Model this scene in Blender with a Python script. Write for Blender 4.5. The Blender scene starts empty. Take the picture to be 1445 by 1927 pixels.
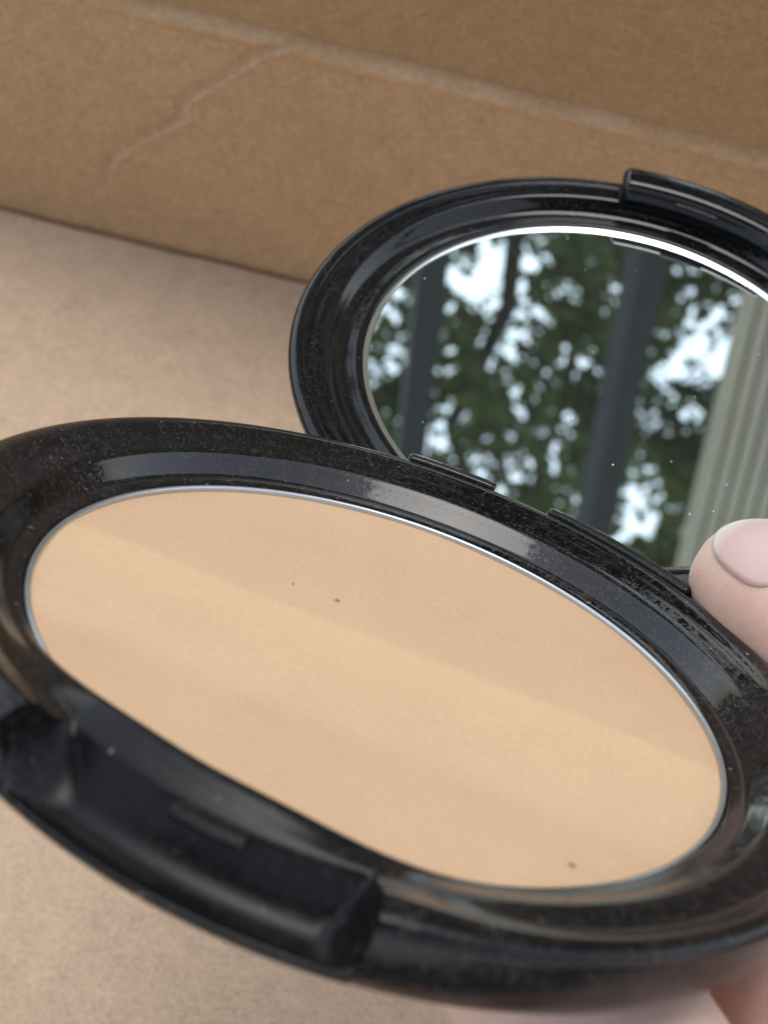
import bpy, bmesh, math, random
import numpy as np
from mathutils import Vector, Matrix, noise

sc = bpy.context.scene
col = sc.collection
random.seed(7); rng = np.random.default_rng(7)
R = math.radians

# ------------------------------------------------------------------ camera, sky, sun, exposure
U = Vector((0.971704, 0.236201, 0.0)); Yc = Vector((0.214045, -0.880559, 0.422848)); Zc = Vector((0.099877, -0.410883, -0.906201))
# world axes expressed in (right, down, forward) camera axes; camera stands 25 cm above the box floor
cam_d = bpy.data.cameras.new('camera'); cam = bpy.data.objects.new('camera', cam_d); col.objects.link(cam)
cam.matrix_world = Matrix(((U.x, -U.y, -U.z, 0.0), (Yc.x, -Yc.y, -Yc.z, 0.0), (Zc.x, -Zc.y, -Zc.z, 0.25), (0, 0, 0, 1)))
cam_d.sensor_fit = 'VERTICAL'; cam_d.sensor_height = 36.0; cam_d.sensor_width = 27.0; cam_d.lens = 49.29
cam_d.clip_start = 0.005; cam_d.clip_end = 2000.0
cam_d.dof.use_dof = True; cam_d.dof.focus_distance = 0.138; cam_d.dof.aperture_fstop = 40.0
sc.camera = cam

SUN_EL, SUN_AZ = R(66), R(0)          # azimuth from +Y towards +X
w = bpy.data.worlds.new('World'); sc.world = w; w.use_nodes = True
nt = w.node_tree; bg = nt.nodes['Background']
sky = nt.nodes.new('ShaderNodeTexSky'); sky.sky_type = 'NISHITA'; sky.sun_disc = False
sky.sun_elevation = SUN_EL; sky.sun_rotation = SUN_AZ; sky.air_density = 1.0; sky.dust_density = 1.0; sky.ozone_density = 1.0
hs = nt.nodes.new('ShaderNodeHueSaturation'); hs.inputs['Saturation'].default_value = 0.45      # thin even overcast
nt.links.new(sky.outputs[0], hs.inputs['Color']); nt.links.new(hs.outputs[0], bg.inputs[0]); bg.inputs[1].default_value = 0.15
sun_d = bpy.data.lights.new('sun', 'SUN'); sun_d.energy = 0.65; sun_d.angle = R(34); sun_d.color = (1.0, 0.955, 0.90)
sun = bpy.data.objects.new('sun', sun_d); col.objects.link(sun)
sd = Vector((math.sin(SUN_AZ) * math.cos(SUN_EL), math.cos(SUN_AZ) * math.cos(SUN_EL), math.sin(SUN_EL)))
sun.rotation_euler = sd.to_track_quat('Z', 'Y').to_euler()
vs = sc.view_settings; vs.view_transform = 'Standard'; vs.look = 'None'; vs.exposure = 1.14; vs.gamma = 1.0
sc.cycles.use_denoising = True

# ------------------------------------------------------------------ helpers
def tag(o, label=None, cat=None, group=None, kind=None):
    if label: o['label'] = label
    if cat: o['category'] = cat
    if group: o['group'] = group
    if kind: o['kind'] = kind
    return o

def link(name, me, mat=None, parent=None):
    o = bpy.data.objects.new(name, me); col.objects.link(o)
    if mat: me.materials.append(mat)
    if parent: o.parent = parent
    return o

def mesh_from(name, verts, faces, smooth=True, sharp=None):
    me = bpy.data.meshes.new(name); me.from_pydata([tuple(v) for v in verts], [], faces); me.update()
    if smooth:
        me.polygons.foreach_set('use_smooth', [True] * len(me.polygons))
        if sharp: me.set_sharp_from_angle(angle=R(sharp))
    return me

def empty(name, loc=(0, 0, 0), rot=None):
    o = bpy.data.objects.new(name, None); col.objects.link(o); o.empty_display_size = 0.02
    o.location = loc
    if rot is not None: o.rotation_euler = rot
    return o

def box_mesh(name, x0, x1, y0, y1, z0, z1, bevel=0.0):
    bm = bmesh.new()
    bmesh.ops.create_cube(bm, size=1.0)
    for v in bm.verts:
        v.co = Vector(((x0 + x1) / 2 + v.co.x * (x1 - x0), (y0 + y1) / 2 + v.co.y * (y1 - y0), (z0 + z1) / 2 + v.co.z * (z1 - z0)))
    if bevel: bmesh.ops.bevel(bm, geom=bm.edges[:], offset=bevel, segments=2, profile=0.6, affect='EDGES')
    me = bpy.data.meshes.new(name); bm.to_mesh(me); bm.free(); return me

def cr(points, n):
    """Catmull-Rom through a list of tuples."""
    P = [np.array(p, float) for p in points]; out = []
    for i in range(len(P) - 1):
        a = P[i - 1] if i else 2 * P[0] - P[1]; b = P[i]; c = P[i + 1]; d = P[i + 2] if i + 2 < len(P) else 2 * P[-1] - P[-2]
        for k in range(n):
            t = k / n
            out.append(0.5 * (2 * b + (c - a) * t + (2 * a - 5 * b + 4 * c - d) * t * t + (3 * b - a - 3 * c + d) * t ** 3))
    out.append(P[-1]); return out

class NT:
    def __init__(self, name):
        self.m = bpy.data.materials.new(name); self.m.use_nodes = True
        self.t = self.m.node_tree; self.b = self.t.nodes['Principled BSDF']
        self.tc = self.t.nodes.new('ShaderNodeTexCoord')
    def n(self, typ, **kw):
        o = self.t.nodes.new(typ)
        for k, v in kw.items(): setattr(o, k, v)
        return o
    def l(self, a, b): self.t.links.new(a, b)
    def noise(self, scale, detail=4, rough=0.6, vec=None, dist=0.0):
        o = self.n('ShaderNodeTexNoise'); o.inputs['Scale'].default_value = scale; o.inputs['Detail'].default_value = detail
        o.inputs['Roughness'].default_value = rough; o.inputs['Distortion'].default_value = dist
        self.l(vec or self.tc.outputs['Object'], o.inputs['Vector']); return o.outputs['Fac']
    def mapped(self, scale=(1, 1, 1), rot=(0, 0, 0)):
        o = self.n('ShaderNodeMapping'); o.inputs['Scale'].default_value = scale; o.inputs['Rotation'].default_value = rot
        self.l(self.tc.outputs['Object'], o.inputs['Vector']); return o.outputs['Vector']
    def ramp(self, fac, stops):
        o = self.n('ShaderNodeValToRGB'); e = o.color_ramp.elements
        while len(e) < len(stops): e.new(0.5)
        for i, (p, c) in enumerate(stops):
            e[i].position = p; e[i].color = (*c, 1) if len(c) == 3 else c
        self.l(fac, o.inputs['Fac']); return o.outputs['Color']
    def mix(self, fac, a, b, mode='MIX'):
        o = self.n('ShaderNodeMix', data_type='RGBA', blend_type=mode)
        for s, v in ((o.inputs[0], fac), (o.inputs[6], a), (o.inputs[7], b)):
            if isinstance(v, (int, float)): s.default_value = v
            elif isinstance(v, tuple): s.default_value = (*v, 1)
            else: self.l(v, s)
        return o.outputs[2]
    def math(self, op, a, b=0.0, clamp=False):
        o = self.n('ShaderNodeMath', operation=op, use_clamp=clamp)
        for s, v in ((o.inputs[0], a), (o.inputs[1], b)):
            if isinstance(v, (int, float)): s.default_value = v
            else: self.l(v, s)
        return o.outputs[0]
    def bump(self, h, strength, dist):
        o = self.n('ShaderNodeBump'); o.inputs['Strength'].default_value = strength; o.inputs['Distance'].default_value = dist
        self.l(h, o.inputs['Height']); self.l(o.outputs[0], self.b.inputs['Normal']); return o
    def set(self, **kw):
        for k, v in kw.items():
            s = self.b.inputs[k.replace('_', ' ')]
            if isinstance(v, (int, float)): s.default_value = v
            elif isinstance(v, tuple): s.default_value = (*v, 1) if len(v) == 3 and s.type == 'RGBA' else v
            else: self.l(v, s)

# ------------------------------------------------------------------ materials
def cardboard(name, base, fleck_seed=0.0, pale_fold=False):
    n = NT(name)
    v = n.n('ShaderNodeMapping'); v.inputs['Location'].default_value = (fleck_seed, fleck_seed * 1.7, 0)
    n.l(n.tc.outputs['Object'], v.inputs['Vector']); v = v.outputs[0]
    big = n.noise(22, 3, 0.5, v); mid = n.noise(230, 5, 0.7, v, 0.6); fine = n.noise(1500 if pale_fold or fleck_seed else 2400, 3, 0.7, v)
    mp = n.n('ShaderNodeMapping'); mp.inputs['Scale'].default_value = (1, 3.2, 3.2); n.l(v, mp.inputs['Vector'])
    fib = n.noise(620, 4, 0.75, mp.outputs[0], 1.2)
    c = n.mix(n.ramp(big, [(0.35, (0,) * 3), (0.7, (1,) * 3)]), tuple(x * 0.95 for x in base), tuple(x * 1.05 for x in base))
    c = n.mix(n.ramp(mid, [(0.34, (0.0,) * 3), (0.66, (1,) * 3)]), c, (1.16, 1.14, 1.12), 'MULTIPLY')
    g = n.ramp(fine, [(0.3, (0.74, 0.73, 0.72)), (0.7, (1.18, 1.18, 1.18))]); c = n.mix(1.0, c, g, 'MULTIPLY')
    g = n.ramp(fib, [(0.32, (0.80, 0.785, 0.765)), (0.66, (1.11, 1.11, 1.10))]); c = n.mix(1.0, c, g, 'MULTIPLY')
    vo = n.n('ShaderNodeTexVoronoi'); vo.inputs['Scale'].default_value = 95; n.l(v, vo.inputs['Vector'])
    sel = n.n('ShaderNodeSeparateColor'); n.l(vo.outputs['Color'], sel.inputs[0])
    warp = n.math('ADD', vo.outputs['Distance'], n.math('MULTIPLY', fine, 0.10))
    f = n.math('MULTIPLY', n.math('LESS_THAN', warp, 0.105), n.math('GREATER_THAN', sel.outputs[0], 0.90))
    c = n.mix(n.math('MULTIPLY', f, 0.55), c, (0.12, 0.07, 0.04))
    if pale_fold:
        at = n.n('ShaderNodeAttribute', attribute_name='pale_fold'); sf = n.math('MULTIPLY', at.outputs['Fac'], n.ramp(fib, [(0.30, (0.45,) * 3), (0.6, (1,) * 3)]))
        c = n.mix(sf, c, (0.66, 0.50, 0.345))  # paler tone on the crease, painted highlight on the fold ridge
    n.set(Base_Color=c, Roughness=0.88, Specular_IOR_Level=0.25)
    h = n.math('ADD', n.math('MULTIPLY', fib, 0.7), n.math('MULTIPLY', fine, 0.5))
    n.bump(h, 0.35, 0.00018)
    return n.m

def black_plastic(name, rough=0.16, dust=1.0, grip=False, spec=0.42):
    n = NT(name)
    patch = n.ramp(n.noise(70, 3, 0.6), [(0.35, (0.25,) * 3), (0.68, (1,) * 3)])
    smear = n.ramp(n.noise(900, 6, 0.72, None, 1.8), [(0.50, (0,) * 3), (0.70, (1,) * 3)])
    grit = n.ramp(n.noise(3600, 3, 0.7), [(0.61, (0,) * 3), (0.68, (1,) * 3)])
    crumb = n.ramp(n.noise(1300, 2, 0.5), [(0.735, (0,) * 3), (0.775, (1,) * 3)])
    c = n.mix(n.math('MULTIPLY', n.math('MULTIPLY', smear, patch), 0.14 * dust), (0.0042, 0.0042, 0.0046), (0.36, 0.31, 0.26))
    c = n.mix(n.math('MULTIPLY', n.math('MULTIPLY', grit, patch), 0.20 * dust), c, (0.50, 0.45, 0.40))
    c = n.mix(n.math('MULTIPLY', crumb, 0.40 * dust), c, (0.50, 0.44, 0.37))
    r = n.math('ADD', rough, n.math('MULTIPLY', n.math('MULTIPLY', smear, patch), 0.16))
    if grip:      # scuffed duller where fingers grip the front of the case
        sy = n.n('ShaderNodeSeparateXYZ'); n.l(n.tc.outputs['Object'], sy.inputs[0])
        gr = n.ramp(n.math('ADD', n.math('MULTIPLY', sy.outputs[1], -1 / 0.04), 0.15), [(0.0, (0,) * 3), (0.55, (1,) * 3)]); r = n.math('ADD', r, n.math('MULTIPLY', gr, 0.14)); spec = n.math('SUBTRACT', 0.46, n.math('MULTIPLY', gr, 0.18))
    # hairline scratches
    wv = n.noise(60, 2, 0.5, n.mapped((1, 40, 1), (0, 0, 0.5))); hs_ = n.ramp(wv, [(0.49, (0,) * 3), (0.5, (1,) * 3), (0.51, (0,) * 3)])
    n.set(Base_Color=c, Roughness=n.math('ADD', r, n.math('MULTIPLY', hs_, 0.05)), Specular_IOR_Level=spec)
    n.bump(n.math('ADD', n.math('MULTIPLY', smear, 0.5), grit), 0.10, 0.00004)
    return n.m

M = {}
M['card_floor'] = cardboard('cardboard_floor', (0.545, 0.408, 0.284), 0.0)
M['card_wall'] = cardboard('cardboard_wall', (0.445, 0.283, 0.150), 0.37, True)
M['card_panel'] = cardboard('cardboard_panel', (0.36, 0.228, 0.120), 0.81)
M['black'] = black_plastic('black_plastic', 0.035, 1.0, True)
M['black_lid'] = black_plastic('black_plastic_lid', 0.07, 0.5)

n = NT('mirror_glass'); d = n.noise(1500, 4, 0.8); vo = n.n('ShaderNodeTexVoronoi'); vo.inputs['Scale'].default_value = 900
n.l(n.tc.outputs['Object'], vo.inputs['Vector']); s_ = n.n('ShaderNodeSeparateColor'); n.l(vo.outputs['Color'], s_.inputs[0])
spk = n.math('MULTIPLY', n.math('LESS_THAN', n.math('ADD', vo.outputs['Distance'], n.math('MULTIPLY', d, 0.3)), 0.24), n.math('GREATER_THAN', s_.outputs[0], 0.93))
n.set(Base_Color=(0.80, 0.91, 0.885), Metallic=n.math('SUBTRACT', 0.988, n.math('MULTIPLY', spk, 0.15)), Roughness=n.math('ADD', 0.004, n.math('MULTIPLY', spk, 0.4))); M['mirror'] = n.m
n = NT('mirror_bevel'); g = n.noise(260, 4, 0.7); n.set(Base_Color=(0.86, 0.92, 0.92), Metallic=1.0, Roughness=0.07); M['bevel'] = n.m
n = NT('tin_pan'); g = n.noise(500, 3, 0.6); n.set(Base_Color=(0.52, 0.57, 0.60), Metallic=1.0, Roughness=n.math('ADD', 0.30, n.math('MULTIPLY', g, 0.15))); M['tin'] = n.m

# pressed powder: soft lighter and darker stripes across the disc
n = NT('pressed_powder')
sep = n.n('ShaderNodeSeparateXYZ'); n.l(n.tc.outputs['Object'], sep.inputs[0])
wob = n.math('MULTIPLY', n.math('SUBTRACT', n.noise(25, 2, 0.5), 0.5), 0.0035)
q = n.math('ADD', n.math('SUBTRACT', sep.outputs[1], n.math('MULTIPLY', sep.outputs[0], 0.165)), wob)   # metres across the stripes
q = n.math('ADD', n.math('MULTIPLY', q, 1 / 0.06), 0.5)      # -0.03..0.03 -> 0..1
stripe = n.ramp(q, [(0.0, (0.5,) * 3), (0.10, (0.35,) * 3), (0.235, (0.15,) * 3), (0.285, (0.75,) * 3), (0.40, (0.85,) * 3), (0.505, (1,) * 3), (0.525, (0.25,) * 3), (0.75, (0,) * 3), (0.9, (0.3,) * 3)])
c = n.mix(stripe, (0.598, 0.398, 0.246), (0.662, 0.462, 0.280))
fine = n.noise(3000, 2, 0.6); big = n.noise(130, 4, 0.6)
c = n.mix(1.0, c, n.ramp(fine, [(0.3, (0.945,) * 3), (0.7, (1.05,) * 3)]), 'MULTIPLY')
c = n.mix(1.0, c, n.ramp(big, [(0.3, (0.972, 0.966, 0.96)), (0.7, (1.02, 1.02, 1.02))]), 'MULTIPLY')
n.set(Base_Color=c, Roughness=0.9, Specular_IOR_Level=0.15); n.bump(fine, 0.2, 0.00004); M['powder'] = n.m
n = NT('powder_pit'); n.set(Base_Color=(0.36, 0.22, 0.12), Roughness=0.95); M['pit'] = n.m

n = NT('skin'); a = n.noise(110, 4, 0.6); b = n.noise(900, 4, 0.7)
c = n.ramp(a, [(0.30, (0.68, 0.42, 0.34)), (0.70, (0.79, 0.57, 0.46))])
mp = n.mapped((1, 1, 1)); vo = n.n('ShaderNodeTexVoronoi', feature='DISTANCE_TO_EDGE'); vo.inputs['Scale'].default_value = 1300; n.l(mp, vo.inputs['Vector'])
n.set(Base_Color=c, Roughness=0.5, Subsurface_Weight=0.35, Subsurface_Radius=(1.0, 0.35, 0.2), Subsurface_Scale=0.0025)
n.bump(n.math('ADD', n.math('MULTIPLY', vo.outputs['Distance'], 0.5), b), 0.35, 0.00015); M['skin'] = n.m
n = NT('nail'); sx = n.n('ShaderNodeSeparateXYZ'); n.l(n.tc.outputs['Object'], sx.inputs[0])
c = n.ramp(n.math('MULTIPLY', n.math('ADD', sx.outputs[0], n.math('MULTIPLY', n.math('MULTIPLY', sx.outputs[1], sx.outputs[1]), 22.0)), 1 / 0.0107), [(0.0, (0.72, 0.54, 0.47)), (0.14, (0.69, 0.49, 0.44)), (0.74, (0.69, 0.49, 0.44)), (0.86, (0.74, 0.64, 0.54)), (1.0, (0.76, 0.70, 0.60))])
n.set(Base_Color=c, Roughness=0.32, Subsurface_Weight=0.15, Subsurface_Radius=(1, .4, .3), Subsurface_Scale=0.001); M['nail'] = n.m

n = NT('post_paint'); v = n.mapped((6, 6, 0.6)); g = n.noise(8, 5, 0.7, v)
n.set(Base_Color=n.ramp(g, [(0.3, (0.013, 0.012, 0.012)), (0.7, (0.028, 0.026, 0.025))]), Roughness=0.7); M['post'] = n.m
n = NT('weathered_board'); v = n.mapped((30, 30, 1.2)); g = n.noise(3, 5, 0.7, v)
n.set(Base_Color=n.ramp(g, [(0.3, (0.38, 0.33, 0.25)), (0.7, (0.62, 0.53, 0.41))]), Roughness=0.8); M['board'] = n.m
n = NT('deck_wood'); v = n.mapped((2, 22, 2)); g = n.noise(3, 5, 0.7, v)
n.set(Base_Color=n.ramp(g, [(0.3, (0.12, 0.09, 0.065)), (0.7, (0.2, 0.16, 0.12))]), Roughness=0.8); M['deck'] = n.m
n = NT('bark'); g = n.noise(9, 6, 0.8, n.mapped((3, 3, 0.6)))
n.set(Base_Color=n.ramp(g, [(0.3, (0.035, 0.03, 0.022)), (0.7, (0.10, 0.085, 0.065))]), Roughness=0.9); M['bark'] = n.m
n = NT('grass'); g = n.noise(1.5, 6, 0.7); n.set(Base_Color=n.ramp(g, [(0.3, (0.03, 0.05, 0.015)), (0.7, (0.07, 0.10, 0.03))]), Roughness=0.9); M['grass'] = n.m
def leafmat(name, a, b):
    n = NT(name); g = n.noise(1.3, 4, 0.6)
    n.set(Base_Color=n.ramp(g, [(0.35, a), (0.65, b)]), Roughness=0.55, Specular_IOR_Level=0.3)
    tr = n.n('ShaderNodeBsdfTranslucent'); tr.inputs[0].default_value = (b[0] * 1.4, b[1] * 1.5, b[2], 1)
    mx = n.n('ShaderNodeMixShader'); mx.inputs[0].default_value = 0.47
    out = n.t.nodes['Material Output']; n.l(n.b.outputs[0], mx.inputs[1]); n.l(tr.outputs[0], mx.inputs[2]); n.l(mx.outputs[0], out.inputs[0])
    return n.m
M['leaf'] = leafmat('leaf_green', (0.10, 0.125, 0.05), (0.16, 0.185, 0.085))
M['leaf2'] = leafmat('leaf_dark_green', (0.09, 0.112, 0.045), (0.145, 0.165, 0.075))

# ------------------------------------------------------------------ the setting: ground, deck
g = link('ground', mesh_from('ground', [(-600, -600, -0.62), (600, -600, -0.62), (600, 600, -0.62), (-600, 600, -0.62)], [(0, 1, 2, 3)], False), M['grass']); tag(g, kind='structure')
dk = link('deck_floor', box_mesh('deck_floor', -4, 4, -3.0, 4.0, -0.60, -0.030), M['deck']); tag(dk, kind='structure')
for i in range(-20, 29):
    b_ = link('deck_board', box_mesh('deck_board', -3.98, 3.98, i * 0.14 - 0.066, i * 0.14 + 0.066, -0.0295, -0.0052, 0.002), M['deck'], dk) if i == -20 else None
    if b_ is not None: bd0 = b_
    else:
        c_ = bd0.copy(); col.objects.link(c_); c_.location.y = (i + 20) * 0.14

pr = empty('sky_blocker', (0, 0, -0.005)); tag(pr, 'added flat dark slab on four thin legs, hiding part of the sky over the deck', 'blocker')  # unseen, added to block overhead sky and darken the plastic's reflections
link('blocker', box_mesh('blocker', -1.7, 1.3, -0.85, 0.68, 2.40, 2.44, 0.01), M['post'], pr)
for x_, y_ in ((-1.66, -.81), (1.26, -.81), (-1.66, .64), (1.26, .64)): link('leg', box_mesh('leg', x_ - .025, x_ + .025, y_ - .025, y_ + .025, 0, 2.3995, .003), M['post'], pr)

# ------------------------------------------------------------------ cardboard box
WY = 0.1658                                     # inner face of the back wall
boxr = empty('cardboard_box', (0, 0, 0))
tag(boxr, 'opened brown cardboard box with a creased back wall, standing under the compact', 'box')
XL, XR, YF = -0.26, 0.30, -0.22
CREASE = [(-0.034, .0666), (-0.0381, .063), (-0.0408, .0592), (-0.0461, .052), (-0.0501, .0478), (-0.0527, .044), (-0.0523, .0402), (-0.056, .0362), (-0.0614, .0311), (-0.0648, .0267), (-0.0679, .022), (-0.0694, .0158)]
def seg_d(px, pz, A, B):
    ax, az = A; bx, bz = B; dx, dz = bx - ax, bz - az; t = ((px - ax) * dx + (pz - az) * dz) / (dx * dx + dz * dz)
    t = np.clip(t, 0, 1); return np.hypot(px - ax - t * dx, pz - az - t * dz), (px - ax - t * dx) * dz - (pz - az - t * dz) * dx
def nz(x, y, s, seed=0.0): return noise.noise(Vector((x * s + seed, y * s - seed, seed * 0.37)))

def smooth01(t):
    t = max(0.0, min(1.0, t)); return t * t * (3 - 2 * t)

def axis_vals(lo, hi, a, b, fine, coarse):
    out = list(np.arange(lo, a, coarse)) + list(np.arange(a, b, fine)) + list(np.arange(b, hi, coarse)) + [hi]
    return out
# back wall: foot, wall, rounded ridge, slit behind it
xs = axis_vals(XL, XR, -0.11, 0.075, 0.0006, 0.004)
prof = [(WY, z) for z in np.arange(-0.003, 0.0605, 0.0006)]
prof += [tuple(p) for p in cr([(WY, 0.061), (WY - 0.0003, 0.0632), (WY - 0.0008, 0.0650), (WY - 0.0009, 0.0664), (WY - 0.0001, 0.0676), (WY + 0.0012, 0.0684), (WY + 0.0026, 0.0684), (WY + 0.0034, 0.0672), (WY + 0.0036, 0.064), (WY + 0.0036, 0.055)], 5)]
LX, LY, LZ = 1.27, 0.209, 0.769
wallfold = []
for x in xs:
    wob = nz(x, 0, 40, 3.1) * 0.0007 + nz(x, 0, 140, 5.1) * 0.0003
    if x < -0.066: wob -= 0.0016 * min(1.0, (-0.066 - x) / 0.004)
    if x > 0.064: wob -= 0.0006 * min(1.0, (x - 0.064) / 0.003) + 0.0014 * max(0.0, math.exp(-((x - 0.0685) / 0.0018) ** 2))
    wallfold.append(wob)
PX = np.array(xs)[:, None] * np.ones(len(prof)); PZ = np.array([p[1] for p in prof])[None, :] * np.ones((len(xs), 1)); PY = np.array([p[0] for p in prof])[None, :] * np.ones((len(xs), 1))
disp = np.zeros_like(PX)
best = np.full_like(PX, 9.0); side = np.zeros_like(PX); par = np.zeros_like(PX)
for i in range(len(CREASE) - 1):
    dd, sg = seg_d(PX, PZ, CREASE[i], CREASE[i + 1]); m = dd < best; best = np.where(m, dd, best); side = np.where(m, np.sign(sg), side); par = np.where(m, i / len(CREASE), par)
amp = 0.00105 * (1 - 0.45 * par)
jag = np.array([[nz(a, b, 500, 2.0) for b in PZ[0]] for a in PX[:, 0]])
soft = np.array([[nz(a, b, 28, 9.0) for b in PZ[0]] for a in PX[:, 0]])
disp -= amp * (1 + 0.5 * jag) * np.exp(-(best / 0.00055) ** 2)              # raised fold
disp += amp * 0.8 * np.exp(-((best - 0.0012) / 0.0009) ** 2) * (side > 0)    # dip along one side
disp -= 0.0007 * soft
disp -= 0.00012 * jag
# two faint further dents
for (ax, az, bx, bz, a_) in ((-0.090, 0.040, -0.066, 0.034, .00018), (-0.102, 0.020, -0.092, 0.034, .00022), (0.066, 0.067, 0.078, 0.052, 0.00055), (-0.05, 0.044, -0.044, 0.047, 0.0002)):
    dd, _ = seg_d(PX, PZ, (ax, az), (bx, bz)); disp -= a_ * np.exp(-(dd / 0.0009) ** 2)
fade = np.clip(PZ / 0.004, 0, 1)
V = []
for i in range(len(xs)):
    for j in range(len(prof)):
        z = PZ[i, j] + wallfold[i] * max(0, min(1, (PZ[i, j] - 0.045) / 0.015))
        V.append((PX[i, j] * (1 + LX * z), PY[i, j] + disp[i, j] * fade[i, j] + LY * z, z * LZ))      # the wall leans outwards
npf = len(prof)
F = [(i * npf + j, (i + 1) * npf + j, (i + 1) * npf + j + 1, i * npf + j + 1) for i in range(len(xs) - 1) for j in range(npf - 1)]
wm = mesh_from('back_wall', V, F)
sf = 1.0 * np.exp(-((best + side * 0.0002) / 0.00046) ** 2) * np.clip(0.75 + 0.9 * jag, 0, 1) * (1 - 0.45 * par)  # paler along the crease
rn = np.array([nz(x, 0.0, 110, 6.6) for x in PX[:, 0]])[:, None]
sf += 0.38 * np.exp(-((PZ - 0.0672) / 0.0013) ** 2) * np.clip(0.8 + 0.8 * rn, 0.2, 1) * (PY < WY + 0.003)  # ridge highlight put into the colour, uneven along its length
at_ = wm.attributes.new('pale_fold', 'FLOAT', 'POINT'); at_.data.foreach_set('value', np.clip(sf, 0, 1).ravel().astype('f'))
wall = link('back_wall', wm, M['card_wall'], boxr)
# solid core behind the wall skin
link('back_wall_core', box_mesh('back_wall_core', XL, XR, WY + 0.0160, WY + 0.0180, -0.004, 0.030), M['card_wall'], boxr).name = 'outer_wall'
# upper panel, standing behind the folded edge and leaning a little inwards
V = []; F = []; zs = np.linspace(0, 1, 44); xs2 = np.arange(XL, XR + .001, 0.002)
def panel_y(x, z): return WY + 0.0190 - (z - 0.050) * 0.10 + nz(x, z, 14, 4.4) * 0.0010 + nz(x, z, 45, 1.4) * 0.00025
for x in xs2:
    top = min(0.104, max(0.058, 0.0845 + 0.20 * x))          # the flap is cut on a slant
    for t in zs: z = 0.034 + (top - 0.034) * t; V.append((x, panel_y(x, z), z))
k = len(zs)
F = [(i * k + j, (i + 1) * k + j, (i + 1) * k + j + 1, i * k + j + 1) for i in range(len(xs2) - 1) for j in range(k - 1)]
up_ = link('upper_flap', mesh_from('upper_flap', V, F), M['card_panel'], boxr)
md = up_.modifiers.new('thick', 'SOLIDIFY'); md.thickness = 0.003; md.offset = 1.0
# floor
ys = axis_vals(YF, WY - 0.004, 0.0, WY - 0.004, 0.0015, 0.006) + list(np.arange(WY - 0.0036, WY + 0.0012, 0.0004)); xs3 = axis_vals(XL, XR, -0.11, 0.1, 0.0015, 0.006)
V = []
for x in xs3:
    for y in ys:
        z = nz(x, y, 9, 2.2) * 0.0011 + nz(x, y, 60, 1.2) * 0.00010
        z *= min(1, max(0, (WY - y) / 0.02)); z -= 0.0022 * smooth01((y - (WY - 0.0022 - 0.0006 * nz(x, 0, 60, 8.0))) / 0.0018); V.append((x, y, z))
k = len(ys); F = [(i * k + j, (i + 1) * k + j, (i + 1) * k + j + 1, i * k + j + 1) for i in range(len(xs3) - 1) for j in range(k - 1)]
fl = link('box_floor', mesh_from('box_floor', V, F), M['card_floor'], boxr)
md = fl.modifiers.new('thick', 'SOLIDIFY'); md.thickness = 0.003; md.offset = -1.0
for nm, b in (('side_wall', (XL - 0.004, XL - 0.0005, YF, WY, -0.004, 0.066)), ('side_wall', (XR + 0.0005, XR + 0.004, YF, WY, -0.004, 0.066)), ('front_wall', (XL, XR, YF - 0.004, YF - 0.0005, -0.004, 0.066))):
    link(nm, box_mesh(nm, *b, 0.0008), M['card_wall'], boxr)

# ------------------------------------------------------------------ powder compact
S = 0.038
compact = empty('powder_compact', (0.003118, 0.040658, 0.145255))
compact.rotation_euler = Matrix(((0.954666, 0.284841, 0.086474), (-0.263769, 0.674786, 0.689268), (0.13798, -0.68083, 0.719327))).to_euler()
tag(compact, 'open round black plastic compact with beige pressed powder and a mirror in its lid', 'makeup compact')

def smoothstep(a, b, x):
    t = max(0.0, min(1.0, (x - a) / (b - a))); return t * t * (3 - 2 * t)
def angles(extra):
    A = list(np.linspace(-math.pi, math.pi, 361)[:-1])
    for c in extra: A += list(np.linspace(c - 0.13, c + 0.13, 70)) + list(np.linspace(c - 0.022, c + 0.022, 25))
    return sorted(set(round(a, 5) for a in A))
def lathe(name, fn, A, close_center=True, sharp=50):
    rings = [fn(a) for a in A]; n_ = len(rings[0]); V = []
    for a, rg in zip(A, rings):
        for r, z in rg: V.append((r * math.cos(a) * S, r * math.sin(a) * S, z * S))
    N = len(A); F = [(i * n_ + j, i * n_ + j + 1, ((i + 1) % N) * n_ + j + 1, ((i + 1) % N) * n_ + j) for i in range(N) for j in range(n_ - 1)]
    F.append([i * n_ + n_ - 1 for i in range(N)])
    return mesh_from(name, V, F, True, sharp)

plain = [(.7645, -.115), (.765, -.050), (.770, -.033), (.782, -.024), (.799, -.029), (.820, -.045), (.845, -.058), (.880, -.050), (.905, -.026), (.925, -.006), (.945, .001), (.972, -.006), (.992, -.018), (1.0, -.030), (.996, -.037), (.9965, -.050), (.995, -.094), (.984, -.141), (.948, -.180), (.87, -.206), (.70, -.214)]
cut = [(.7645,-.115),(.765,-.050),(.770,-.033),(.782,-.024),(.799,-.029),(.820,-.045),(.841,-.064),(.850,-.078),(.858,-.104),(.873,-.131),(.894,-.151),(.918,-.161),(.940,-.161),(.957,-.154),(.971,-.143),(.980,-.1375),(.9845,-.143),(.979,-.157),(.946,-.183),(.87,-.206),(.70,-.214)]
low = [(.7645,-.115),(.765,-.102),(.770,-.095),(.788,-.089),(.802,-.085),(.824,-.0635),(.847,-.040),(.868,-.031),(.898,-.019),(.922,-.006),(.945,.001),(.972,-.006)] + plain[12:]
right = [(.7645,-.115),(.765,-.090),(.769,-.079),(.785,-.072),(.805,-.065),(.825,-.054),(.845,-.043),(.865,-.038),(.890,-.041),(.915,-.041),(.940,-.027),(.968,-.013)] + plain[12:]
P3 = cr(right, 5)
P1 = cr(plain, 5); P2 = cr(cut, 5); P0 = cr(low, 5)
NW = 0.325
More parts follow.
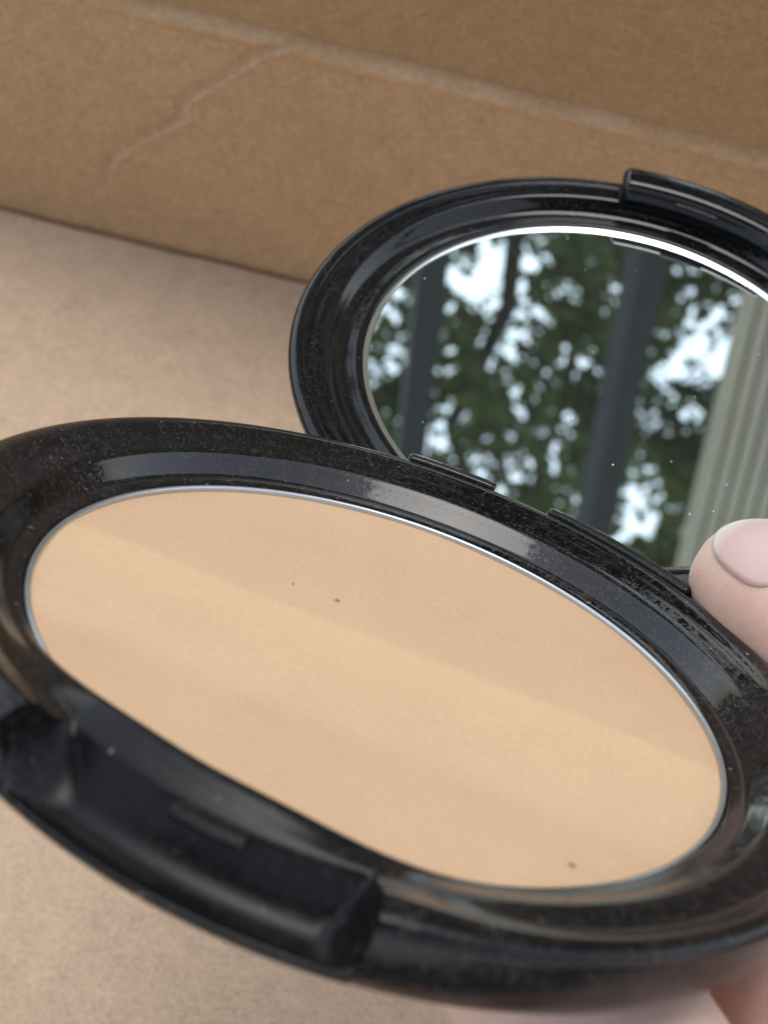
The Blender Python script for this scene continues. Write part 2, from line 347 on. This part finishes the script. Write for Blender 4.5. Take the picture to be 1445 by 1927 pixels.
def base_prof(a):
    d_ = math.atan2(math.sin(a + math.pi / 2), math.cos(a + math.pi / 2)); da = abs(d_)
    f = (1 - smoothstep(0.0, 0.92, d_)) if d_ > 0 else (1 - smoothstep(0.16, 0.92, -d_))    # raised inner lip only round the front
    A_ = [(p[0] * f + q_[0] * (1 - f), p[1] * f + q_[1] * (1 - f)) for p, q_ in zip(P1, P0)]
    f3 = smoothstep(0.10, 0.85, d_) * (1 - smoothstep(1.15, 1.75, d_))
    A_ = [(p[0] * (1 - f3) + q_[0] * f3, p[1] * (1 - f3) + q_[1] * f3) for p, q_ in zip(A_, P3)]
    out = []
    for j, (p, q_) in enumerate(zip(A_, P2)):
        u_ = j / (len(P2) - 1) * 20                   # profile index: the scooped floor is shorter than its mouth
        deep = math.exp(-((u_ - 10.5) / 3.2) ** 2)
        wdt = 0.085 if d_ > 0 else 0.12
        t_ = min(1.0, max(0.0, (da - (NW + 0.018 - wdt * (0.25 + 0.75 * deep))) / (wdt * (0.25 + 0.75 * deep))))
        k = math.sqrt(max(0.0, 1 - t_ ** 2.4))
        k *= smoothstep(4.6, 6.6, u_)
        out.append((p[0] * (1 - k) + q_[0] * k, p[1] * (1 - k) + q_[1] * k))
    return out
base = link('base', lathe('base', base_prof, angles([-math.pi / 2 - NW - 0.016, -math.pi / 2 + NW + 0.016]), sharp=62), M['black'], compact)
M['matte'] = black_plastic('black_plastic_matte', 0.32, 0.6, False, 0.24)        # the latch recess is moulded with a matt grain
base.data.materials.append(M['matte'])
for p_ in base.data.polygons:
    c0 = p_.center; r0 = math.hypot(c0.x, c0.y) / S; d0 = abs(math.atan2(c0.x, -c0.y))
    if d0 < NW + 0.02 and 0.775 < r0 < 0.962 and c0.z > -0.175 * S and len(p_.vertices) == 4: p_.material_index = 1

def ring(name, prof_, mat, parent, seg=256, close=False, sharp=60):
    N = seg; n_ = len(prof_); V = []
    for i in range(N):
        a = 2 * math.pi * i / N
        for r, z in prof_: V.append((r * math.cos(a) * S, r * math.sin(a) * S, z * S))
    F = [(i * n_ + j, i * n_ + j + 1, ((i + 1) % N) * n_ + j + 1, ((i + 1) % N) * n_ + j) for i in range(N) for j in range(n_ - 1 + (1 if close else 0)) if j < n_ - 1]
    return link(name, mesh_from(name, V, F, True, sharp), mat, parent)
pan = ring('metal_pan', [tuple(p) for p in cr([(.748, -.118), (.749, -.098), (.7515, -.0925), (.7560, -.0905), (.7605, -.0935), (.7628, -.100), (.763, -.118)], 4)], M['tin'], compact)
# powder: fine disc with pressed relief
V = []; rings_ = list(np.linspace(0, 0.7485, 60)); NA = 180
for r in rings_:
    for i in range(NA):
        a = 2 * math.pi * i / NA; x, y = r * math.cos(a), r * math.sin(a)
        q_ = y - 0.165 * x
        z = -.099 + 0.010 * (1 - (r / .75) ** 2) + 0.0035 * math.exp(-((q_ + 0.0) / 0.10) ** 2) + 0.004 * nz(x, y, 3.0, 1.0)
        z -= 0.006 * smoothstep(0.715, 0.7485, r)
        V.append((x * S, y * S, z * S))
F = [(i * NA + j, i * NA + (j + 1) % NA, (i + 1) * NA + (j + 1) % NA, (i + 1) * NA + j) for i in range(len(rings_) - 1) for j in range(NA)]
F = [(i * NA + j, (i + 1) * NA + j, (i + 1) * NA + (j + 1) % NA, i * NA + (j + 1) % NA) for i in range(len(rings_) - 1) for j in range(NA)]
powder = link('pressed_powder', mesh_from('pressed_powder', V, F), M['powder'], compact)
for (x, y, r) in ((-0.166, .105, .0062), (.542, -.435, .0072), (-.27, .088, .003)):
    bm = bmesh.new(); bmesh.ops.create_icosphere(bm, subdivisions=2, radius=r * S)
    for v in bm.verts: v.co *= 1 + 0.45 * noise.noise(v.co * 9000 + Vector((x * 50, y * 50, 0))); v.co.z *= 0.35
    me = bpy.data.meshes.new('speck'); bm.to_mesh(me); bm.free()
    o = link('speck', me, M['pit'], powder); o.location = (x * S, y * S, (-.0885 + 0.0 - 0.01 * (x * x + y * y) / .56) * S)

def arc_block(name, r0, r1, z0, z1, a0, a1, mat, parent, bevel=0.0006, seg=28, taper=0.0):
    bm = bmesh.new(); rows = []
    for i in range(seg + 1):
        a = a0 + (a1 - a0) * i / seg; c, s = math.cos(a), math.sin(a)
        rows.append([bm.verts.new((r * c * S, r * s * S, z * S)) for r, z in ((r0, z0), (r1, z0), (r1 - taper, z1), (r0 + taper, z1))])
    for i in range(seg):
        for j in range(4):
            bm.faces.new((rows[i][j], rows[i + 1][j], rows[i + 1][(j + 1) % 4], rows[i][(j + 1) % 4]))
    bm.faces.new(rows[0][::-1]); bm.faces.new(rows[-1]); bmesh.ops.recalc_face_normals(bm, faces=bm.faces[:])
    ed = [e for e in bm.edges if len(e.link_faces) == 2 and e.calc_face_angle(0) > 0.6]
    bmesh.ops.bevel(bm, geom=ed, offset=bevel, segments=4, profile=0.5, affect='EDGES')
    me = bpy.data.meshes.new(name); bm.to_mesh(me); bm.free()
    me.polygons.foreach_set('use_smooth', [True] * len(me.polygons)); me.set_sharp_from_angle(angle=R(45))
    return link(name, me, mat, parent)
HP = math.pi / 2
arc_block('catch_tab', .848, .886, -.072, -.052, -HP - 0.05, -HP + 0.105, M['black'], compact, 0.00022, 10)
# hinge lugs on the back of the base
for a0, a1 in ((HP + 0.085, HP + 0.34), (HP - 0.54, HP - 0.075)):
    arc_block('hinge_lug', .975, 1.014, -.12, .007, a0, a1, M['black'], compact, 0.0004, 12)

# lid (closed coordinates, turned open about the hinge)
lid_e_rot = -2.6485; yh, zh = .8654 * S, -.0678 * S
c_, s_ = math.cos(lid_e_rot), math.sin(lid_e_rot)
lid_prof = cr([(.770, .075), (.771, .056), (.776, .046), (.788, .044), (.805, .047), (.830, .050), (.852, .042), (.872, .022), (.888, .008), (.905, .004), (.935, .004), (.952, .003), (.958, -.001), (.975, -.003), (.992, .002), (1.0, .016), (.999, .032), (.988, .066), (.955, .100), (.88, .128), (.70, .145)], 5)
lid = link('lid', lathe('lid', lambda a: lid_prof, list(np.linspace(-math.pi, math.pi, 361)[:-1])), M['black_lid'], compact)
lid.rotation_euler = (lid_e_rot, 0, 0)
lid.location = (0, yh - (c_ * yh - s_ * zh), zh - (s_ * yh + c_ * zh))
# mirror: flat disc, ground bevel round it
V = [(0, 0, .057 * S)] + [(.752 * math.cos(2 * math.pi * i / 256) * S, .752 * math.sin(2 * math.pi * i / 256) * S, .057 * S) for i in range(256)]
mir = link('mirror', mesh_from('mirror', V, [(0, 1 + (i + 1) % 256, 1 + i) for i in range(256)], False), M['mirror'], lid)
ring('mirror_edge', [(.7522, .057), (.7532, .0566), (.7575, .0560), (.7582, .0550), (.7640, .0530), (.7695, .0515), (.7700, .060)], M['bevel'], lid)
arc_block('clasp', .870, 1.008, .020, -.078, -HP - 0.335, -HP + 0.325, M['black_lid'], lid, 0.0012, 28, 0.006)
arc_block('clasp_catch', .856, .874, -.056, -.040, -HP - 0.12, -HP + 0.06, M['black_lid'], lid, 0.0002, 10)
arc_block('hinge_barrel', .93, 1.015, -.055, .03, HP - 0.065, HP + 0.075, M['black_lid'], lid, 0.0008, 8)

# ------------------------------------------------------------------ hand
def spheres(bm, chain, n=8):
    for p in cr(chain, n):
        m = Matrix.Translation(Vector(p[:3])) @ Matrix.Diagonal((p[3], p[3], p[3], 1))
        bmesh.ops.create_icosphere(bm, subdivisions=3, radius=1.0, matrix=m)
bm = bmesh.new()
chains = [
 [(.0370, .0594, .1263, .0067), (.0390, .0576, .1279, .0077), (.0427, .0542, .1305, .0083), (.0500, .0475, .1330, .0088), (.0600, .0400, .1335, .0094), (.0900, .0200, .1220, .0112), (.1120, .0020, .1050, .0150), (.1320, -.0220, .1020, .0200)],   # thumb
 [(.0300, .0320, .1310, .0066), (.0340, .0262, .1355, .0078), (.0405, .0175, .1412, .0085), (.0580, .0000, .1460, .0090), (.0880, -.0120, .1330, .0110), (.1180, -.0200, .1120, .0160), (.1350, -.0300, .1050, .0190)],   # index
 [(.0130, .0250, .1380, .0064), (.0165, .0200, .1425, .0076), (.0215, .0140, .1475, .0083), (.0380, -.0040, .1500, .0088), (.0700, -.0280, .1350, .0110), (.1100, -.0350, .1120, .0150), (.1350, -.0350, .1050, .0190)],   # middle
 [(.0450, -.0260, .1040, .0066), (.0340, -.0270, .1100, .0076), (.0300, -.0380, .1230, .0082), (.0400, -.0460, .1330, .0086), (.0720, -.0420, .1200, .0110), (.1100, -.0460, .1050, .0140), (.1350, -.0400, .1050, .0180)],   # ring
 [(.0520, -.0400, .0880, .0058), (.0420, -.0420, .0920, .0066), (.0370, -.0520, .1030, .0070), (.0450, -.0600, .1120, .0076), (.0740, -.0560, .1030, .0100), (.1100, -.0560, .0950, .0130), (.1350, -.0450, .1000, .0170)],   # little finger
 [(.1300, -.0300, .1030, .0230), (.1700, -.0500, .1080, .0240), (.2300, -.0850, .1200, .0300), (.3000, -.1250, .1350, .0350)],   # wrist and forearm
 [(.0880, -.0120, .1280, .0100), (.1000, -.0300, .1150, .0130), (.0900, -.0500, .1050, .0110)],
]
for ch in chains: spheres(bm, ch)
me = bpy.data.meshes.new('person'); bm.to_mesh(me); bm.free()
hand = link('person', me, M['skin'])
md = hand.modifiers.new('r', 'REMESH'); md.mode = 'VOXEL'; md.voxel_size = 0.0009; md.use_smooth_shade = True
md = hand.modifiers.new('s', 'SMOOTH'); md.factor = 0.8; md.iterations = 10
dg = bpy.context.evaluated_depsgraph_get(); ev = hand.evaluated_get(dg)
nm_ = bpy.data.meshes.new_from_object(ev); hand.modifiers.clear(); hand.data = nm_
nm_.polygons.foreach_set('use_smooth', [True] * len(nm_.polygons))
tag(hand, 'bare hand holding the compact, thumb on the mirror and fingers under the base', 'person')
# thumb nail: curved plate on the upper side of the thumb tip
T0 = Vector((.0370, .0594, .1267)); ax = (T0 - Vector((.0430, .0540, .1305))).normalized()
NU = Vector((-.02, .30, .95)); NU = (NU - ax * NU.dot(ax)).normalized(); NS = NU.cross(ax)
from mathutils.bvhtree import BVHTree
bvh = BVHTree.FromPolygons([v.co.copy() for v in nm_.vertices], [tuple(p.vertices) for p in nm_.polygons])
V = []; nu, nv = 22, 18; NO = T0 - ax * 0.0055
for i in range(nu + 1):
    u_ = i / nu
    for j in range(nv + 1):
        v_ = j / nv * 2 - 1
        wid = 0.88 * max(0.0, 1 - abs(2 * u_ - 1) ** 3.0) ** 0.5
        an = v_ * max(wid, 0.12)
        o_ = NO + ax * (-0.0015 + u_ * 0.0122); dr = NU * math.cos(an) + NS * math.sin(an)
        h_ = bvh.ray_cast(o_ + dr * 0.02, -dr)
        hit = h_[0] if h_[0] is not None else o_ + dr * .008
        V.append(hit + dr * (-0.00002 + 0.00030 * max(0, u_ - .6)) - NO)
F = [(i * (nv + 1) + j, (i + 1) * (nv + 1) + j, (i + 1) * (nv + 1) + j + 1, i * (nv + 1) + j + 1) for i in range(nu) for j in range(nv)]
Bq = Matrix((ax, NS, NU)).transposed()
V = [Bq.inverted() @ v for v in V]
nail = link('thumb_nail', mesh_from('thumb_nail', V, F), M['nail'], hand)
nail.matrix_world = Matrix.Translation(NO) @ Bq.to_4x4()
md = nail.modifiers.new('t', 'SOLIDIFY'); md.thickness = 0.0003; md.offset = 0

# ------------------------------------------------------------------ what the mirror sees: posts, board wall, trees
def post(x0, x1, label, rot):
    e = empty('porch_post', ((x0 + x1) / 2, 3.3, -0.005)); w_ = (x1 - x0) / (math.cos(rot) + abs(math.sin(rot)))
    link('shaft', box_mesh('shaft', -w_ / 2, w_ / 2, -w_ / 2, w_ / 2, 0.0, 3.4, 0.004), M['post'], e)
    link('post_base', box_mesh('post_base', -w_ * .62, w_ * .62, -w_ * .62, w_ * .62, 0.0, 0.09, 0.006), M['post'], e)
    e.rotation_euler.z = rot; tag(e, label, 'post', 'dark posts along the deck edge'); return e
post(-.322, -.232, 'dark grey square post seen in the left half of the mirror', R(12))
post(.195, .302, 'dark grey square post seen in the mirror beside the grey board wall', R(30))
bw = empty('board_wall', (.505, 3.3, -0.005)); tag(bw, 'grey weathered wall of narrow upright boards, reflected at the right of the mirror', 'wall')
link('backing', box_mesh('backing', 0, 2.6, 0.02, 0.10, 0, 3.4), M['board'], bw)
bm0 = box_mesh('board', 0, 0.031, -0.012, 0.018, 0.0, 3.4, 0.004); bm0.materials.append(M['board'])
for i in range(64):
    o = bpy.data.objects.new('board', bm0); col.objects.link(o); o.parent = bw; o.location = (i * 0.040, random.uniform(-.002, .001), random.uniform(-.01, 0.01) + .01)

THIN = [(-2.0, 20.6, 1.9, 1.7, 60), (-1.0, 24.0, 1.0, .9, 14), (6.8, 22.8, 1.5, 2.6, 80), (5.9, 29.8, 1.1, 1.6, 34), (-7.0, 22.8, .8, 1.8, 26), (1.6, 24.3, 1.3, .8, 18), (-3.5, 27.2, .7, 1.4, 22), (1.9, 27.5, .7, 2.0, 20), (-1.2, 29.0, 2.2, 1.2, 26), (-.4, 26.0, .5, .9, 10)]
GAPS = [(random.uniform(-9, 9), random.uniform(17, 33), random.uniform(.13, .22)) for _ in range(230)]
for a_, e_, ra, re, k_ in THIN: GAPS += [(random.gauss(a_, ra * .55), random.gauss(e_, re * .55), random.uniform(.12, .26)) for _ in range(int(k_ * 1.6))]   # small holes, in loose clusters
def cyl_between(bm, p, q_, r0, r1, seg=8):
    d_ = (q_ - p); L = d_.length; m = Matrix.Translation((p + q_) / 2) @ d_.to_track_quat('Z', 'Y').to_matrix().to_4x4()
    bmesh.ops.create_cone(bm, cap_ends=False, segments=seg, radius1=r0, radius2=r1, depth=L, matrix=m)
def leaves(name, C, size, mat, parent):
    """C: Nx3 leaf centres relative to parent; one folded leaf (4 verts, 2 faces) each"""
    N = len(C); t = rng.normal(size=(N, 3)); t /= np.linalg.norm(t, axis=1)[:, None]
    b = rng.normal(size=(N, 3)); b -= (b * t).sum(1)[:, None] * t; b /= np.linalg.norm(b, axis=1)[:, None]; nn = np.cross(t, b)
    L = (size * rng.uniform(.7, 1.3, N))[:, None]; Wd = L * .42
    V = np.stack([C - t * L * .5, C + b * Wd + nn * Wd * .3, C + t * L * .5, C - b * Wd + nn * Wd * .3], 1).reshape(-1, 3)
    me = bpy.data.meshes.new(name); me.vertices.add(4 * N); me.vertices.foreach_set('co', V.ravel().astype('f'))
    idx = np.arange(N)[:, None] * 4 + np.array([0, 1, 2, 0, 2, 3]); me.loops.add(6 * N); me.loops.foreach_set('vertex_index', idx.ravel().astype('i'))
    me.polygons.add(2 * N); me.polygons.foreach_set('loop_start', (np.arange(2 * N) * 3).astype('i')); me.update(calc_edges=True)
    return link(name, me, mat, parent)
def tree(x, y, h, rad, label, nl, leafs, mat, clumps=None, zlo=0.35, kind='broadleaf_tree'):
    e = empty(kind, (x, y, -0.62)); tag(e, label, 'tree', 'trees beyond the deck')
    bm = bmesh.new(); p = Vector((0, 0, -0.1)); r = 0.05 + h * .012; k = 8
    for i in range(k):
        q_ = Vector((random.uniform(-.06, .06) * (i + 1), random.uniform(-.06, .06) * (i + 1), h * .92 * (i + 1) / k)); cyl_between(bm, p, q_, r, r * .85); p = q_; r *= .84
    cl = []
    for i in range(nl):
        z = h * random.uniform(zlo, 1.0); a = random.uniform(0, 2 * math.pi); fr = math.sin(math.pi * min(1, max(.12, (z / h - zlo * .8) / (1.05 - zlo * .8)))) ** .6
        rr = rad * fr * math.sqrt(random.uniform(.05, 1)); c = Vector((rr * math.cos(a), rr * math.sin(a), z)); cl.append((c, random.uniform(.10, .36)))
        if i % 3 == 0: cyl_between(bm, Vector((0, 0, max(.5, z - rr * .6))), c, .014, .005, 5)
    if clumps: cl += [(Vector((cx - x, cy - y, cz + .62)), cr_) for cx, cy, cz, cr_ in clumps]
    me = bpy.data.meshes.new('trunk'); bm.to_mesh(me); bm.free(); link('trunk', me, M['bark'], e)
    wts = np.array([c[1] ** 2 for c in cl]); wts /= wts.sum(); pick = rng.choice(len(cl), leafs, p=wts)
    cen = np.array([tuple(c[0]) for c in cl])[pick]; rad_ = np.array([c[1] for c in cl])[pick]
    g_ = rng.normal(size=(leafs, 3)); g_ /= np.linalg.norm(g_, axis=1)[:, None]
    C = cen + g_ * (rad_ * rng.uniform(0.05, 1, leafs) ** .5)[:, None] * np.array([1, 1, .75])
    D = C + np.array([x - 0.01, y - 0.09, -0.62 - 0.11]); az = np.degrees(np.arctan2(D[:, 0], D[:, 1])); el = np.degrees(np.arctan2(D[:, 2], np.hypot(D[:, 0], D[:, 1])))
    keep = np.ones(leafs, bool)
    for a_, e_, ra in GAPS: keep &= (((az - a_) * .9) ** 2 + (el - e_) ** 2 > ra * ra) | (rng.random(leafs) < 0.07)
    leaves('crown', C[keep], 0.085, M[mat], e)
tree(-1.9, 8.6, 7.4, 1.9, 'leafy green tree reflected at the left edge of the mirror', 190, 16500, 'leaf')
tree(-0.1, 8.2, 7.0, 1.6, 'dense dark green tree reflected in the middle of the mirror', 210, 19000, 'leaf2')
tree(1.6, 9.2, 7.6, 1.7, 'leafy tree reflected between the right post and the board wall', 190, 16500, 'leaf')
tree(0.6, 12.5, 9.6, 2.4, 'taller tree behind the others in the mirror, with bright gaps in its crown', 170, 14000, 'leaf2')
tree(-3.2, 12.0, 7.0, 2.4, 'tall tree far at the left, beyond the first row of trees', 90, 12000, 'leaf')
tree(4.2, 12.0, 7.2, 2.4, 'tall tree far at the right, behind the board wall', 90, 12000, 'leaf')
